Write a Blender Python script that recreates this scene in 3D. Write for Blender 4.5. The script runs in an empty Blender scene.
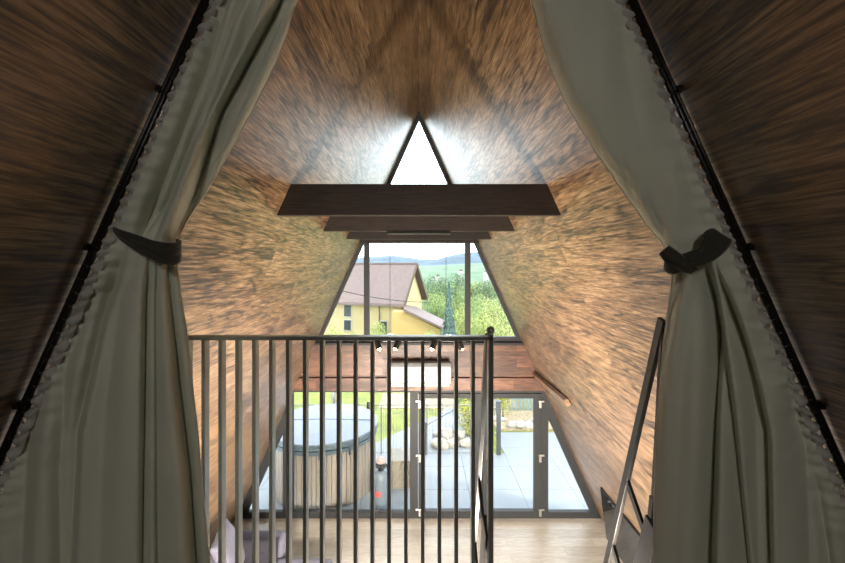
import bpy, bmesh, math, random
from mathutils import Vector, Matrix, noise
R = random.Random(7)
C = bpy.context.scene.collection
PI = math.pi
EYE = 4.16          # eye height above the ground floor
F = 400.0           # focal length in pixels
GY = 6.56           # distance to the glazed gable
RZ = 6.665           # ridge height
SL = 0.4474          # run per rise of the slopes
def P(px, py, d):   # where something seen at a pixel stands at distance d
    return Vector(((px-419)/F*d, d, EYE-(py-264)/F*d))
def half(z): return SL*(RZ-z)

# ------------------------------------------------------------------ materials
def new_mat(name):
    m = bpy.data.materials.new(name); m.use_nodes = True
    nt = m.node_tree; return m, nt, nt.nodes, nt.links, nt.nodes['Principled BSDF']
def mat(name, col, rough=.5, metal=0, var=.0, vscale=8, bump=0, bscale=60, emit=None, estr=0, spec=.5, sheen=0, coord='Object'):
    m, nt, N, L, b = new_mat(name)
    b.inputs['Roughness'].default_value = rough; b.inputs['Metallic'].default_value = metal
    b.inputs['Specular IOR Level'].default_value = spec
    b.inputs['Sheen Weight'].default_value = sheen
    tc = N.new('ShaderNodeTexCoord')
    n = N.new('ShaderNodeTexNoise'); n.inputs['Scale'].default_value = vscale; n.inputs['Detail'].default_value = 5
    L.new(tc.outputs[coord], n.inputs['Vector'])
    r = N.new('ShaderNodeValToRGB')
    c = Vector(col)
    lo = [max(0, x*(1-var)) for x in c]; hi = [min(1, x*(1+var)) for x in c]
    r.color_ramp.elements[0].position = .3; r.color_ramp.elements[1].position = .7
    r.color_ramp.elements[0].color = (*lo, 1); r.color_ramp.elements[1].color = (*hi, 1)
    L.new(n.outputs['Fac'], r.inputs['Fac']); L.new(r.outputs['Color'], b.inputs['Base Color'])
    if bump:
        n2 = N.new('ShaderNodeTexNoise'); n2.inputs['Scale'].default_value = bscale; n2.inputs['Detail'].default_value = 4
        L.new(tc.outputs[coord], n2.inputs['Vector'])
        bp = N.new('ShaderNodeBump'); bp.inputs['Strength'].default_value = bump; bp.inputs['Distance'].default_value = .01
        L.new(n2.outputs['Fac'], bp.inputs['Height']); L.new(bp.outputs['Normal'], b.inputs['Normal'])
    if emit:
        b.inputs['Emission Color'].default_value = (*emit, 1); b.inputs['Emission Strength'].default_value = estr
    return m

def wood_mat(name, cols, plank_w, plank_l, rough=(.3, .45), grain=1.0, seam=.5, spec=.5, uv=True, tint=.25, bump=.25, swirl=True, ramp=(.28,.5,.72), coat=0):
    """planks run along u (metres), v is across them"""
    m, nt, N, L, b = new_mat(name)
    tc = N.new('ShaderNodeTexCoord')
    src = tc.outputs['UV' if uv else 'Object']
    br = N.new('ShaderNodeTexBrick')
    br.offset = .37; br.offset_frequency = 2; br.squash = 1
    br.inputs['Color1'].default_value = (0,0,0,1); br.inputs['Color2'].default_value = (1,1,1,1); br.inputs['Mortar'].default_value = (.5,.5,.5,1)
    br.inputs['Scale'].default_value = 1; br.inputs['Mortar Size'].default_value = .0016; br.inputs['Mortar Smooth'].default_value = .3
    br.inputs['Bias'].default_value = 0; br.inputs['Brick Width'].default_value = plank_l; br.inputs['Row Height'].default_value = plank_w
    L.new(src, br.inputs['Vector'])
    # shift the grain per plank
    sc = N.new('ShaderNodeVectorMath'); sc.operation = 'SCALE'; sc.inputs[3].default_value = 9.7
    L.new(br.outputs['Color'], sc.inputs[0])
    ad = N.new('ShaderNodeVectorMath'); ad.operation = 'ADD'
    L.new(src, ad.inputs[0]); L.new(sc.outputs[0], ad.inputs[1])
    def mapped(sx, sy, sz=1):
        mp = N.new('ShaderNodeMapping'); mp.inputs['Scale'].default_value = (sx, sy, sz)
        L.new(ad.outputs[0], mp.inputs['Vector']); return mp.outputs[0]
    # big swirling figure
    n1 = N.new('ShaderNodeTexNoise'); n1.inputs['Scale'].default_value = 1; n1.inputs['Detail'].default_value = 2; n1.inputs['Distortion'].default_value = .8
    L.new(mapped(.7, 5.5), n1.inputs['Vector'])
    mu = N.new('ShaderNodeMath'); mu.operation = 'MULTIPLY'; mu.inputs[1].default_value = 22*grain
    L.new(n1.outputs['Fac'], mu.inputs[0])
    sn = N.new('ShaderNodeMath'); sn.operation = 'SINE'; L.new(mu.outputs[0], sn.inputs[0])
    # fine fibres
    n2 = N.new('ShaderNodeTexNoise'); n2.inputs['Scale'].default_value = 1; n2.inputs['Detail'].default_value = 6; n2.inputs['Roughness'].default_value = .65; n2.inputs['Distortion'].default_value = .3
    L.new(mapped(6, 90), n2.inputs['Vector'])
    n3 = N.new('ShaderNodeTexNoise'); n3.inputs['Scale'].default_value = 1; n3.inputs['Detail'].default_value = 4
    L.new(mapped(1.3, 8), n3.inputs['Vector'])
    def math_(op, a, bb):
        x = N.new('ShaderNodeMath'); x.operation = op
        for i, v in enumerate((a, bb)):
            if isinstance(v, (int, float)): x.inputs[i].default_value = v
            else: L.new(v, x.inputs[i])
        return x.outputs[0]
    swf = math_('MULTIPLY', math_('SUBTRACT', math_('POWER', math_('ABSOLUTE', sn.outputs[0], 0), .4), .8), .22 if swirl else .04)
    n5 = N.new('ShaderNodeTexNoise'); n5.inputs['Scale'].default_value = 1; n5.inputs['Detail'].default_value = 3; L.new(mapped(14, 260), n5.inputs['Vector'])
    swf = math_('ADD', swf, math_('MULTIPLY', math_('SUBTRACT', n5.outputs['Fac'], .5), .22))
    fib = math_('MULTIPLY', math_('SUBTRACT', n2.outputs['Fac'], .5), 1.0)
    blo = math_('MULTIPLY', math_('SUBTRACT', n3.outputs['Fac'], .5), .30)
    sep = N.new('ShaderNodeSeparateColor'); L.new(br.outputs['Color'], sep.inputs[0])
    tin = math_('MULTIPLY', math_('SUBTRACT', sep.outputs[0], .5), tint)
    tot = math_('ADD', math_('ADD', math_('ADD', math_('ADD', swf, fib), blo), tin), .5)
    r = N.new('ShaderNodeValToRGB'); e = r.color_ramp.elements
    e[0].position = ramp[0]; e[0].color = (*cols[0], 1); e[1].position = ramp[2]; e[1].color = (*cols[2], 1)
    k = e.new(ramp[1]); k.color = (*cols[1], 1)
    L.new(tot, r.inputs['Fac'])
    mx = N.new('ShaderNodeMix'); mx.data_type = 'RGBA'; mx.blend_type = 'MULTIPLY'
    L.new(math_('MULTIPLY', br.outputs['Fac'], seam), mx.inputs[0]); L.new(r.outputs['Color'], mx.inputs[6]); mx.inputs[7].default_value = (.15,.12,.1,1)
    L.new(mx.outputs[2], b.inputs['Base Color'])
    mr = N.new('ShaderNodeMapRange'); mr.inputs['From Min'].default_value = .2; mr.inputs['From Max'].default_value = .8
    mr.inputs['To Min'].default_value = rough[1]; mr.inputs['To Max'].default_value = rough[0]
    L.new(tot, mr.inputs['Value']); L.new(mr.outputs[0], b.inputs['Roughness'])
    b.inputs['Specular IOR Level'].default_value = spec
    b.inputs['Coat Weight'].default_value = coat; b.inputs['Coat Roughness'].default_value = .45; b.inputs['Coat IOR'].default_value = 1.65
    bp = N.new('ShaderNodeBump'); bp.inputs['Strength'].default_value = bump; bp.inputs['Distance'].default_value = .002
    L.new(tot, bp.inputs['Height']); L.new(bp.outputs['Normal'], b.inputs['Normal'])
    return m

def glass_mat():
    m, nt, N, L, b = new_mat('window_glass')
    N.remove(b)
    out = N['Material Output']
    g = N.new('ShaderNodeBsdfGlossy'); g.inputs['Roughness'].default_value = .0
    t = N.new('ShaderNodeBsdfTransparent'); t.inputs['Color'].default_value = (.95,.97,.96,1)
    fr = N.new('ShaderNodeFresnel'); fr.inputs['IOR'].default_value = 1.35
    mx = N.new('ShaderNodeMixShader')
    L.new(fr.outputs[0], mx.inputs[0]); L.new(t.outputs[0], mx.inputs[1]); L.new(g.outputs[0], mx.inputs[2]); L.new(mx.outputs[0], out.inputs[0])
    return m

def fabric_mat(name, col, transl=.12, scale=900, var=.06, rough=.85, sheen=.25, wr=.15):
    m, nt, N, L, b = new_mat(name)
    out = N['Material Output']
    tc = N.new('ShaderNodeTexCoord')
    w1 = N.new('ShaderNodeTexWave'); w1.bands_direction = 'Z'; w1.inputs['Scale'].default_value = scale/6; L.new(tc.outputs['Object'], w1.inputs['Vector'])
    n = N.new('ShaderNodeTexNoise'); n.inputs['Scale'].default_value = 3; n.inputs['Detail'].default_value = 6; L.new(tc.outputs['Object'], n.inputs['Vector'])
    r = N.new('ShaderNodeValToRGB'); r.color_ramp.elements[0].position = .3; r.color_ramp.elements[1].position = .7
    r.color_ramp.elements[0].color = (*[x*(1-var) for x in col], 1); r.color_ramp.elements[1].color = (*[x*(1+var) for x in col], 1)
    L.new(n.outputs['Fac'], r.inputs['Fac']); L.new(r.outputs['Color'], b.inputs['Base Color'])
    b.inputs['Roughness'].default_value = rough; b.inputs['Sheen Weight'].default_value = sheen; b.inputs['Sheen Roughness'].default_value = .4
    b.inputs['Specular IOR Level'].default_value = .25
    n2 = N.new('ShaderNodeTexNoise'); n2.inputs['Scale'].default_value = 14; n2.inputs['Detail'].default_value = 5; L.new(tc.outputs['Object'], n2.inputs['Vector'])
    ad = N.new('ShaderNodeMath'); ad.operation = 'MULTIPLY_ADD'; ad.inputs[1].default_value = .05; L.new(w1.outputs['Fac'], ad.inputs[0]); L.new(n2.outputs['Fac'], ad.inputs[2])
    bp = N.new('ShaderNodeBump'); bp.inputs['Strength'].default_value = wr; bp.inputs['Distance'].default_value = .01
    L.new(ad.outputs[0], bp.inputs['Height']); L.new(bp.outputs['Normal'], b.inputs['Normal'])
    if transl:
        t = N.new('ShaderNodeBsdfTranslucent'); L.new(r.outputs['Color'], t.inputs['Color'])
        mx = N.new('ShaderNodeMixShader'); mx.inputs[0].default_value = transl
        L.new(b.outputs[0], mx.inputs[1]); L.new(t.outputs[0], mx.inputs[2]); L.new(mx.outputs[0], out.inputs[0])
    return m

def leaf_mat(name, col, var=.35):
    m, nt, N, L, b = new_mat(name)
    out = N['Material Output']
    gi = N.new('ShaderNodeNewGeometry')
    r = N.new('ShaderNodeValToRGB'); r.color_ramp.elements[0].color = (*[x*(1-var) for x in col], 1); r.color_ramp.elements[1].color = (*[min(1,x*(1+var)) for x in col], 1)
    L.new(gi.outputs['Random Per Island'], r.inputs['Fac']); L.new(r.outputs['Color'], b.inputs['Base Color'])
    b.inputs['Roughness'].default_value = .6
    t = N.new('ShaderNodeBsdfTranslucent'); L.new(r.outputs['Color'], t.inputs['Color'])
    mx = N.new('ShaderNodeMixShader'); mx.inputs[0].default_value = .35
    L.new(b.outputs[0], mx.inputs[1]); L.new(t.outputs[0], mx.inputs[2]); L.new(mx.outputs[0], out.inputs[0])
    return m

M = {}
M['wood'] = wood_mat('rustic_brown_boards', [(.010,.004,.0015), (.14,.076,.033), (.34,.22,.12)], .22, 2.4, rough=(.36,.46), spec=.6, tint=.06, bump=.10, ramp=(.36,.52,.72), coat=.6)
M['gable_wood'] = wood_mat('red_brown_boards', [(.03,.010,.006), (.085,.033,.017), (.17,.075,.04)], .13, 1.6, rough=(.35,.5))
M['beam'] = wood_mat('dark_beam_boards', [(.004,.0022,.0016), (.010,.006,.0042), (.02,.012,.009)], 3, 9, rough=(.5,.65), spec=.3, seam=0, swirl=False)
M['batten'] = wood_mat('light_batten', [(.12,.065,.035), (.21,.12,.07), (.3,.19,.12)], 3, 9, seam=0)
M['floor'] = wood_mat('pale_oak_floor', [(.19,.165,.135), (.27,.24,.20), (.36,.32,.27)], .19, 1.3, rough=(.3,.42), tint=.2, bump=.08, swirl=False, seam=.6)
M['frame'] = mat('anthracite_frame', (.016,.017,.018), .6, spec=.35)
M['metal'] = mat('black_powder_coat', (.34,.36,.355), .32, .75, var=.1)
M['stairmetal'] = mat('dark_stair_metal', (.02,.02,.021), .35)
M['black'] = mat('black_metal', (.01,.01,.01), .3, .3)
M['blackgloss'] = mat('black_gloss', (.008,.008,.009), .04)
M['white'] = mat('white_plastic', (.19,.19,.195), .35)
M['whitedark'] = mat('grey_plastic', (.3,.3,.3), .4)
M['chrome'] = mat('brushed_nickel', (.6,.58,.55), .3, 1)
M['glass'] = glass_mat()
M['curtain'] = fabric_mat('sage_curtain', (.66,.69,.585), transl=.04)
M['lining'] = fabric_mat('window_lit_hem', (.75,.72,.62), transl=.3)  # pale tone imitates window light catching the curtain edge
M['tape'] = fabric_mat('grey_heading_tape', (.50,.50,.47), transl=.1, rough=.5)
M['tie'] = fabric_mat('dark_olive_tie', (.05,.05,.04), transl=.0, wr=.4)
M['velvet'] = fabric_mat('lilac_grey_velvet', (.095,.09,.125), transl=0, sheen=.12, wr=.5)
M['velvetshade'] = fabric_mat('shaded_lilac_velvet', (.014,.012,.018), transl=0, sheen=.02, wr=.5)  # velvet darkened in colour to stand for the armrest front in shade
M['paving'] = mat('grey_paving', (.175,.185,.19), .5, var=.05, vscale=2)
M['concrete'] = mat('pale_concrete', (.18,.19,.195), .7, var=.1)
M['lawn'] = mat('lawn_grass', (.14,.16,.02), .9, var=.35, vscale=3, bump=.5, bscale=30)
M['meadow'] = mat('meadow', (.08,.12,.02), .9, var=.4, vscale=.2)
M['gravel'] = mat('tan_gravel', (.26,.20,.12), .9, var=.4, vscale=12, bump=.5, bscale=40)
M['rock'] = mat('pale_stone', (.32,.28,.23), .8, var=.25, vscale=9, bump=.5, bscale=14)
M['wire'] = mat('galvanised_wire', (.16,.17,.17), .4, .2)
M['post'] = mat('grey_post', (.04,.048,.055), .5)
M['slat'] = mat('pale_blue_grey_slats', (.17,.2,.22), .6)
M['tubwood'] = wood_mat('tub_staves', [(.15,.12,.095), (.21,.17,.14), (.27,.225,.185)], 5, 9, seam=0, uv=False, swirl=False)
M['lid'] = mat('grey_leather_lid', (.12,.13,.145), .45, var=.06, bump=.1)
M['lidrim'] = mat('blue_grey_rim', (.055,.075,.09), .4)
M['canister'] = mat('grey_canister', (.09,.11,.13), .4)
M['red'] = mat('red_label', (.45,.05,.04), .5)
M['redcap'] = mat('pale_red_cap', (.35,.2,.18), .5)
M['boxwood'] = mat('light_box_wood', (.2,.165,.12), .6, var=.15, vscale=20)
M['stucco'] = mat('yellow_stucco', (.40,.31,.15), .85, var=.05)
M['stucco2'] = mat('orange_stucco', (.40,.26,.09), .85, var=.05)
M['roof'] = mat('brown_roof_tiles', (.13,.088,.075), .7, var=.12, vscale=4)
M['pane'] = mat('dark_pane', (.03,.035,.04), .1)
M['trim'] = mat('white_trim', (.35,.34,.32), .6)
M['bark'] = mat('bark', (.08,.055,.035), .9, var=.3, vscale=20, bump=.5)
M['leafA'] = leaf_mat('leaves_yellow_green', (.30,.33,.10))
M['leafB'] = leaf_mat('leaves_mid_green', (.20,.26,.09))
M['leafC'] = leaf_mat('leaves_deep_green', (.11,.16,.07))
M['leafS'] = leaf_mat('needles_blue_green', (.12,.19,.15))
M['leafY'] = leaf_mat('leaves_golden', (.33,.32,.035))
M['hill'] = mat('hazed_forest_hill', (.06,.088,.11), .95, var=.3, vscale=.03)  # bluish distance haze is mixed into the forest colour
M['roofout'] = mat('dark_roof_sheet', (.03,.03,.03), .6)
M['plaster'] = mat('white_plaster', (.7,.68,.64), .8)

# ------------------------------------------------------------------ mesh builders
class MB:
    def __init__(s): s.bm = bmesh.new()
    def quad(s, pts):
        return s.bm.faces.new([s.bm.verts.new(p) for p in pts])
    def box(s, a, b, bev=0):
        a, b = Vector(a), Vector(b)
        return s.obox((a+b)/2, [(b.x-a.x)/2, (b.y-a.y)/2, (b.z-a.z)/2], Matrix.Identity(3), bev)
    def obox(s, c, h, rot, bev=0):
        vs = []
        for x in (-1,1):
            for y in (-1,1):
                for z in (-1,1):
                    vs.append(s.bm.verts.new(Vector(c)+rot@Vector((x*h[0], y*h[1], z*h[2]))))
        fs = [s.bm.faces.new([vs[i] for i in f]) for f in ((0,1,3,2),(4,6,7,5),(0,4,5,1),(2,3,7,6),(0,2,6,4),(1,5,7,3))]
        if bev:
            es = list({e for f in fs for e in f.edges})
            bmesh.ops.bevel(s.bm, geom=es, offset=bev, segments=2, affect='EDGES', profile=.6)
        return s
    def bar(s, p, q, w, h, up=(0,0,1), bev=0):
        p, q = Vector(p), Vector(q); d = (q-p); l = d.length; d.normalize()
        x = d.cross(Vector(up)).normalized(); z = x.cross(d).normalized()
        rot = Matrix((x, d, z)).transposed()
        return s.obox((p+q)/2, [w/2, l/2, h/2], rot, bev)
    def tube(s, pts, r, n=8, caps=True, closed=False):
        pts = [Vector(p) for p in pts]; rings = []
        N_ = len(pts)
        prev = None
        for i, p in enumerate(pts):
            if closed: d = pts[(i+1) % N_]-pts[i-1]
            else: d = pts[min(i+1, N_-1)]-pts[max(i-1, 0)]
            d.normalize()
            if prev is None:
                a = Vector((0,0,1)) if abs(d.z) < .9 else Vector((1,0,0))
                x = d.cross(a).normalized()
            else:
                x = (prev-d*prev.dot(d)).normalized()
            prev = x; y = d.cross(x)
            rr = r[i] if isinstance(r, (list, tuple)) else r
            rings.append([s.bm.verts.new(p+x*math.cos(2*PI*k/n)*rr+y*math.sin(2*PI*k/n)*rr) for k in range(n)])
        for i in range(N_ if closed else N_-1):
            a, b = rings[i], rings[(i+1) % N_]
            for k in range(n):
                s.bm.faces.new([a[k], a[(k+1) % n], b[(k+1) % n], b[k]])
        if caps and not closed:
            s.bm.faces.new(rings[0][::-1]); s.bm.faces.new(rings[-1])
        return s
    def lathe(s, prof, c=(0,0,0), n=48, rot=None):
        c = Vector(c); rings = []
        rot = rot or Matrix.Identity(3)
        for r, z in prof:
            rings.append([s.bm.verts.new(c+rot@Vector((r*math.cos(2*PI*k/n), r*math.sin(2*PI*k/n), z))) for k in range(n)])
        for a, b in zip(rings, rings[1:]):
            for k in range(n): s.bm.faces.new([a[k], a[(k+1) % n], b[(k+1) % n], b[k]])
        s.bm.faces.new(rings[0][::-1]); s.bm.faces.new(rings[-1])
        return s
    def prism(s, poly, y0, y1):       # poly of (x, z), between two depths
        a = [s.bm.verts.new((x, y0, z)) for x, z in poly]; b = [s.bm.verts.new((x, y1, z)) for x, z in poly]
        s.bm.faces.new(a); s.bm.faces.new(b[::-1])
        n = len(poly)
        for i in range(n): s.bm.faces.new([a[i], b[i], b[(i+1) % n], a[(i+1) % n]])
        return s
    def ringprism(s, outer, inner, y0, y1):   # a frame: polygon with a hole of the same vertex count
        n = len(outer)
        V = [[s.bm.verts.new((x, y, z)) for x, z in poly] for y in (y0, y1) for poly in (outer, inner)]
        for i in range(n):
            j = (i+1) % n
            s.bm.faces.new([V[0][i], V[0][j], V[1][j], V[1][i]])
            s.bm.faces.new([V[2][j], V[2][i], V[3][i], V[3][j]])
            s.bm.faces.new([V[0][j], V[0][i], V[2][i], V[2][j]])
            s.bm.faces.new([V[1][i], V[1][j], V[3][j], V[3][i]])
        return s
    def build(s, name, m, parent=None, smooth=False, bevel=0, autos=False):
        bmesh.ops.recalc_face_normals(s.bm, faces=s.bm.faces)
        me = bpy.data.meshes.new(name); s.bm.to_mesh(me); s.bm.free()
        o = bpy.data.objects.new(name, me); C.objects.link(o)
        me.materials.append(m)
        if smooth:
            for p in me.polygons: p.use_smooth = True
        if bevel:
            md = o.modifiers.new('b', 'BEVEL'); md.width = bevel; md.segments = 2; md.limit_method = 'ANGLE'
        if parent:
            o.parent = parent
            o.matrix_parent_inverse = Matrix.Translation(-parent.location) if parent.rotation_euler.z == 0 else parent.matrix_world.inverted()
        return o
def tag(o, label=None, cat=None, group=None, kind=None):
    if label: o['label'] = label
    if cat: o['category'] = cat
    if group: o['group'] = group
    if kind: o['kind'] = kind
    return o
def empty(name, loc=(0,0,0)):
    o = bpy.data.objects.new(name, None); C.objects.link(o); o.location = loc; o.empty_display_size = .1
    return o
def tree_copy(o, parent=None):
    c = o.copy(); C.objects.link(c)
    if parent: c.parent = parent
    for ch in list(o.children): tree_copy(ch, c)
    return c
def set_uv(o, fn):
    me = o.data; uv = me.uv_layers.new(name='UVMap')
    for l in me.loops:
        uv.data[l.index].uv = fn(me.vertices[l.vertex_index].co)

# ------------------------------------------------------------------ the shell
SLEN = math.hypot(1, SL)
YB = -3.0
for s, nm, side in ((-1, 'wall_left', 'left'), (1, 'wall_right', 'right')):
    m = MB()
    t = .06/ (1/SLEN)
    zb = 0
    poly = [(s*half(zb), zb), (0, RZ), (0, RZ+.2), (s*(half(zb)+.2), zb)]
    m.prism(poly, YB, GY+.12)
    o = m.build(nm, M['wood'])
    set_uv(o, lambda c: (c.y+3.3, (RZ-c.z)*SLEN + (0 if s < 0 else 7.13)))
    tag(o, kind='structure')
# ground floor
m = MB(); m.box((-3.2, YB, -.15), (3.2, GY+.05, 0)); o = m.build('floor', M['floor']); set_uv(o, lambda c: (c.x, c.y)); tag(o, kind='structure')
# loft floor, with its edge where the steep stair starts
LF = 2.6; LE = 1.74
m = MB()
m.prism([(-half(2.35), 2.35), (half(2.35), 2.35), (half(LF), LF), (-half(LF), LF)], YB, LE)
o = m.build('floor_loft', M['floor']); set_uv(o, lambda c: (c.x, c.y)); tag(o, kind='structure')
# rear gable behind the camera, with a window
def rear():
    m = MB(); m.prism([(-half(0), 0), (half(0), 0), (0, RZ)], YB-.12, YB)
    o = m.build('wall_back', M['wood']); set_uv(o, lambda c: (c.x, c.z)); tag(o, kind='structure')
rear()

# far gable: upper triangular window
g = GY
def tri_frame(name, outer, inner, y0, y1, parent): return MB().ringprism(outer, inner, y0, y1).build(name, M['frame'], parent)
Z0, Z1 = 2.88, RZ-.02       # outer frame of the upper window
def hw(z, inset): return half(z)-inset
w1 = empty('window_1', (0, g, Z0)); tag(w1, kind='structure')
ins = .058*SLEN
inner_z0 = Z0+.085
tri_frame('window_frame', [(-hw(Z0,.0), Z0), (hw(Z0,.0), Z0), (0, RZ)], [(-hw(inner_z0,ins), inner_z0), (hw(inner_z0,ins), inner_z0), (0, RZ-ins/SL)], g-.01, g+.07, w1)
for x in (-.86, .80):
    m = MB(); m.box((x-.045, g-.005, Z0+.05), (x+.045, g+.065, RZ-abs(x)/SL-.12)); m.build('mullion', M['frame'], w1)
edges = [-half(inner_z0), -.86, .80, half(inner_z0)]
def glass(name, poly, parent, y=None):
    y = g+.03 if y is None else y
    m = MB(); m.prism(poly, y, y+.006); return m.build(name, M['glass'], parent)
zi = inner_z0-.01
glass('pane', [(-hw(zi,ins), zi), (-.87, zi), (-.87, RZ-(.87+ins)/SL)], w1)
glass('pane', [(-.85, zi), (.79, zi), (.79, RZ-(.79+ins)/SL), (0, RZ-ins/SL), (-.85, RZ-(.85+ins)/SL)], w1)
glass('pane', [(.81, zi), (hw(zi,ins), zi), (.81, RZ-(.81+ins)/SL)], w1)
# spandrel wall with its lower ledge
ZS = 2.11
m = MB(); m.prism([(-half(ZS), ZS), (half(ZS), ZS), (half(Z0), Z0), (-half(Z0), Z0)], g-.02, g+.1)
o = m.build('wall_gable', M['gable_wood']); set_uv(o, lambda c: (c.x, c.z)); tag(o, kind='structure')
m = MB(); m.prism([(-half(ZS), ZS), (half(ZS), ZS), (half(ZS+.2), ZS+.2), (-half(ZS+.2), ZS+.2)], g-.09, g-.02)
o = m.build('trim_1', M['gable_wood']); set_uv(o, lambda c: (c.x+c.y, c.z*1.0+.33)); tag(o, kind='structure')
m = MB(); m.prism([(-half(Z0-.04)+.01, Z0-.04), (half(Z0-.04)-.01, Z0-.04), (half(Z0)-.01, Z0), (-half(Z0)+.01, Z0)], g-.07, g-.02)
m.build('window_sill', M['frame'], w1)

# lower glazing
def X(px): return (px-419)/61.0
zb, zt = 0, ZS
xa, xb, xc, xd = X(283), X(412), X(536), X(548)
# left sloped pane
def fixed(name, outer, inner, parentname, ps=1):
    e = empty(parentname, (outer[0][0], g, 0)); tag(e, kind='structure')
    tri_frame('window_frame', outer, inner, g-.02, g+.06, e)
    glass('pane', [(x, z) for x, z in inner], e, g+.02)
    return e
ztop_l = RZ-(-xa)/SL
fixed('w', [(-half(0), 0), (xa, 0), (xa, ztop_l)], [(-half(.1)+.13, .1), (xa-.0, .1), (xa-.0, RZ-(-xa+.13)/SL)], 'window_2')
fixed('w', [(xa, 0), (xb+.02, 0), (xb+.02, ZS), (xa, ZS)], [(X(293), .1), (X(410), .1), (X(410), ZS-.045), (X(293), ZS-.045)], 'window_3')
fixed('w', [(xd-.02, 0), (half(0), 0), (xd-.02, RZ-(xd-.02)/SL)], [(xd+.0, .1), (half(.1)-.13, .1), (xd+.0, RZ-(xd+.13)/SL)], 'window_4')
# double door
dr = empty('door_1', (X(478), g, 0)); tag(dr, kind='structure')
tri_frame('door_frame', [(xb+.02, 0), (xd-.02, 0), (xd-.02, ZS), (xb+.02, ZS)], [(X(418), .06), (X(541), .06), (X(541), ZS-.06), (X(418), ZS-.06)], g-.02, g+.06, dr)
for side, (a, b) in ((-1, (X(418.5), X(482))), (1, (X(482.6), X(540.5)))):
    fr = tri_frame('door_leaf', [(a, .06), (b, .06), (b, ZS-.065), (a, ZS-.065)],
              [(a+(.11 if side < 0 else .16), .13), (b-(.16 if side < 0 else .11), .13), (b-(.16 if side < 0 else .11), ZS-.14), (a+(.11 if side < 0 else .16), ZS-.14)], g-.045, g+.04, dr)
    gl = MB(); gl.box((a+.1, g, .12), (b-.1, g+.006, ZS-.13)); o = gl.build('pane', M['glass'], fr)
    hx = a-.0 if side < 0 else b+.0
    for z in (.12, 1.0, 1.88):
        h = MB(); h.box((hx-.018-side*.02, g-.075, z-.06), (hx+.018-side*.02, g-.047, z+.06)); h.box((hx-.045, g-.068, z+.03), (hx+.045, g-.047, z+.06))
        h.build('hinge', M['chrome'], fr, bevel=.004)['label'] = 'pale metal hinge'
h = MB(); h.box((X(487)-.015, g-.06, .98), (X(487)+.015, g-.045, 1.2)); h.box((X(487)-.01, g-.1, 1.08), (X(487)+.1, g-.085, 1.1)); h.box((X(487)-.01, g-.1, 1.08), (X(487)+.01, g-.05, 1.1))
h.build('door_handle', M['chrome'], dr)

# tie beams
BZ = EYE+.335; BH = .212
for i, (d, lab) in enumerate(((F/146.3, 'dark brown ceiling beam nearest the curtains, widest of the four, under the apex window'), (F/98.8, 'dark ceiling beam with the black lamp plate under its middle'),
              (F/74.7, 'dark ceiling beam behind the lamp beam, third from the front'), (GY-.14, 'ceiling beam against the gable glazing, shortest and farthest of the four'))):
    m = MB(); th = .08 if i < 3 else .1
    m.prism([(-half(BZ), BZ), (half(BZ), BZ), (half(BZ+BH), BZ+BH), (-half(BZ+BH), BZ+BH)], d, d+th)
    o = m.build('ceiling_beam', M['beam'] if i < 3 else M['beam']); set_uv(o, lambda c: (c.x, c.z+c.y)); tag(o, lab, 'beam', 'tie beams across the roof', 'thing')
# wall batten on the right slope
a = Vector((half(2.36)-.05, GY-.1, 2.36)); b = Vector((half(2.43)-.045, 4.98, 2.43))
m = MB(); m.bar(a, b, .085, .055, up=(-1,0,-SL), bev=.006)
o = m.build('wall_batten', M['batten']); set_uv(o, lambda c: (c.y, c.z)); tag(o, 'short light wooden batten fixed to the right sloping wall beside the door', 'wooden batten', kind='thing')

# ------------------------------------------------------------------ air conditioner
ac = empty('air_conditioner', (0, g-.02, 2.23)); tag(ac, 'white wall-mounted air conditioner under the gable window', 'air conditioner')
x0, x1, z0, z1 = X(388), X(450), 2.22, 2.60
y1 = g-.095; y0 = y1-.20
m = MB()
poly = [(y1, z0+.02), (y0+.05, z0), (y0, z0+.06), (y0, z1-.05), (y0+.04, z1), (y1, z1)]
va = [m.bm.verts.new((x0, y, z)) for y, z in poly]; vb = [m.bm.verts.new((x1, y, z)) for y, z in poly]
m.bm.faces.new(va); m.bm.faces.new(vb[::-1])
for i in range(6): m.bm.faces.new([va[i], vb[i], vb[(i+1) % 6], va[(i+1) % 6]])
m.build('body', M['white'], ac, bevel=.012)
m = MB(); m.box((x0+.03, y0-.006, z0+.02), (x1-.03, y0+.01, z0+.065)); m.build('louver', M['white'], ac, bevel=.003)
m = MB(); m.box((x0+.02, y0-.004, z1-.066), (x1-.02, y0+.004, z1-.058)); m.build('intake_slot', M['whitedark'], ac)
m = MB(); m.box((x0+.1, y1, z0+.1), (x1-.1, g-.02, z1-.1)); m.build('mounting_plate', M['whitedark'], ac)

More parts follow.
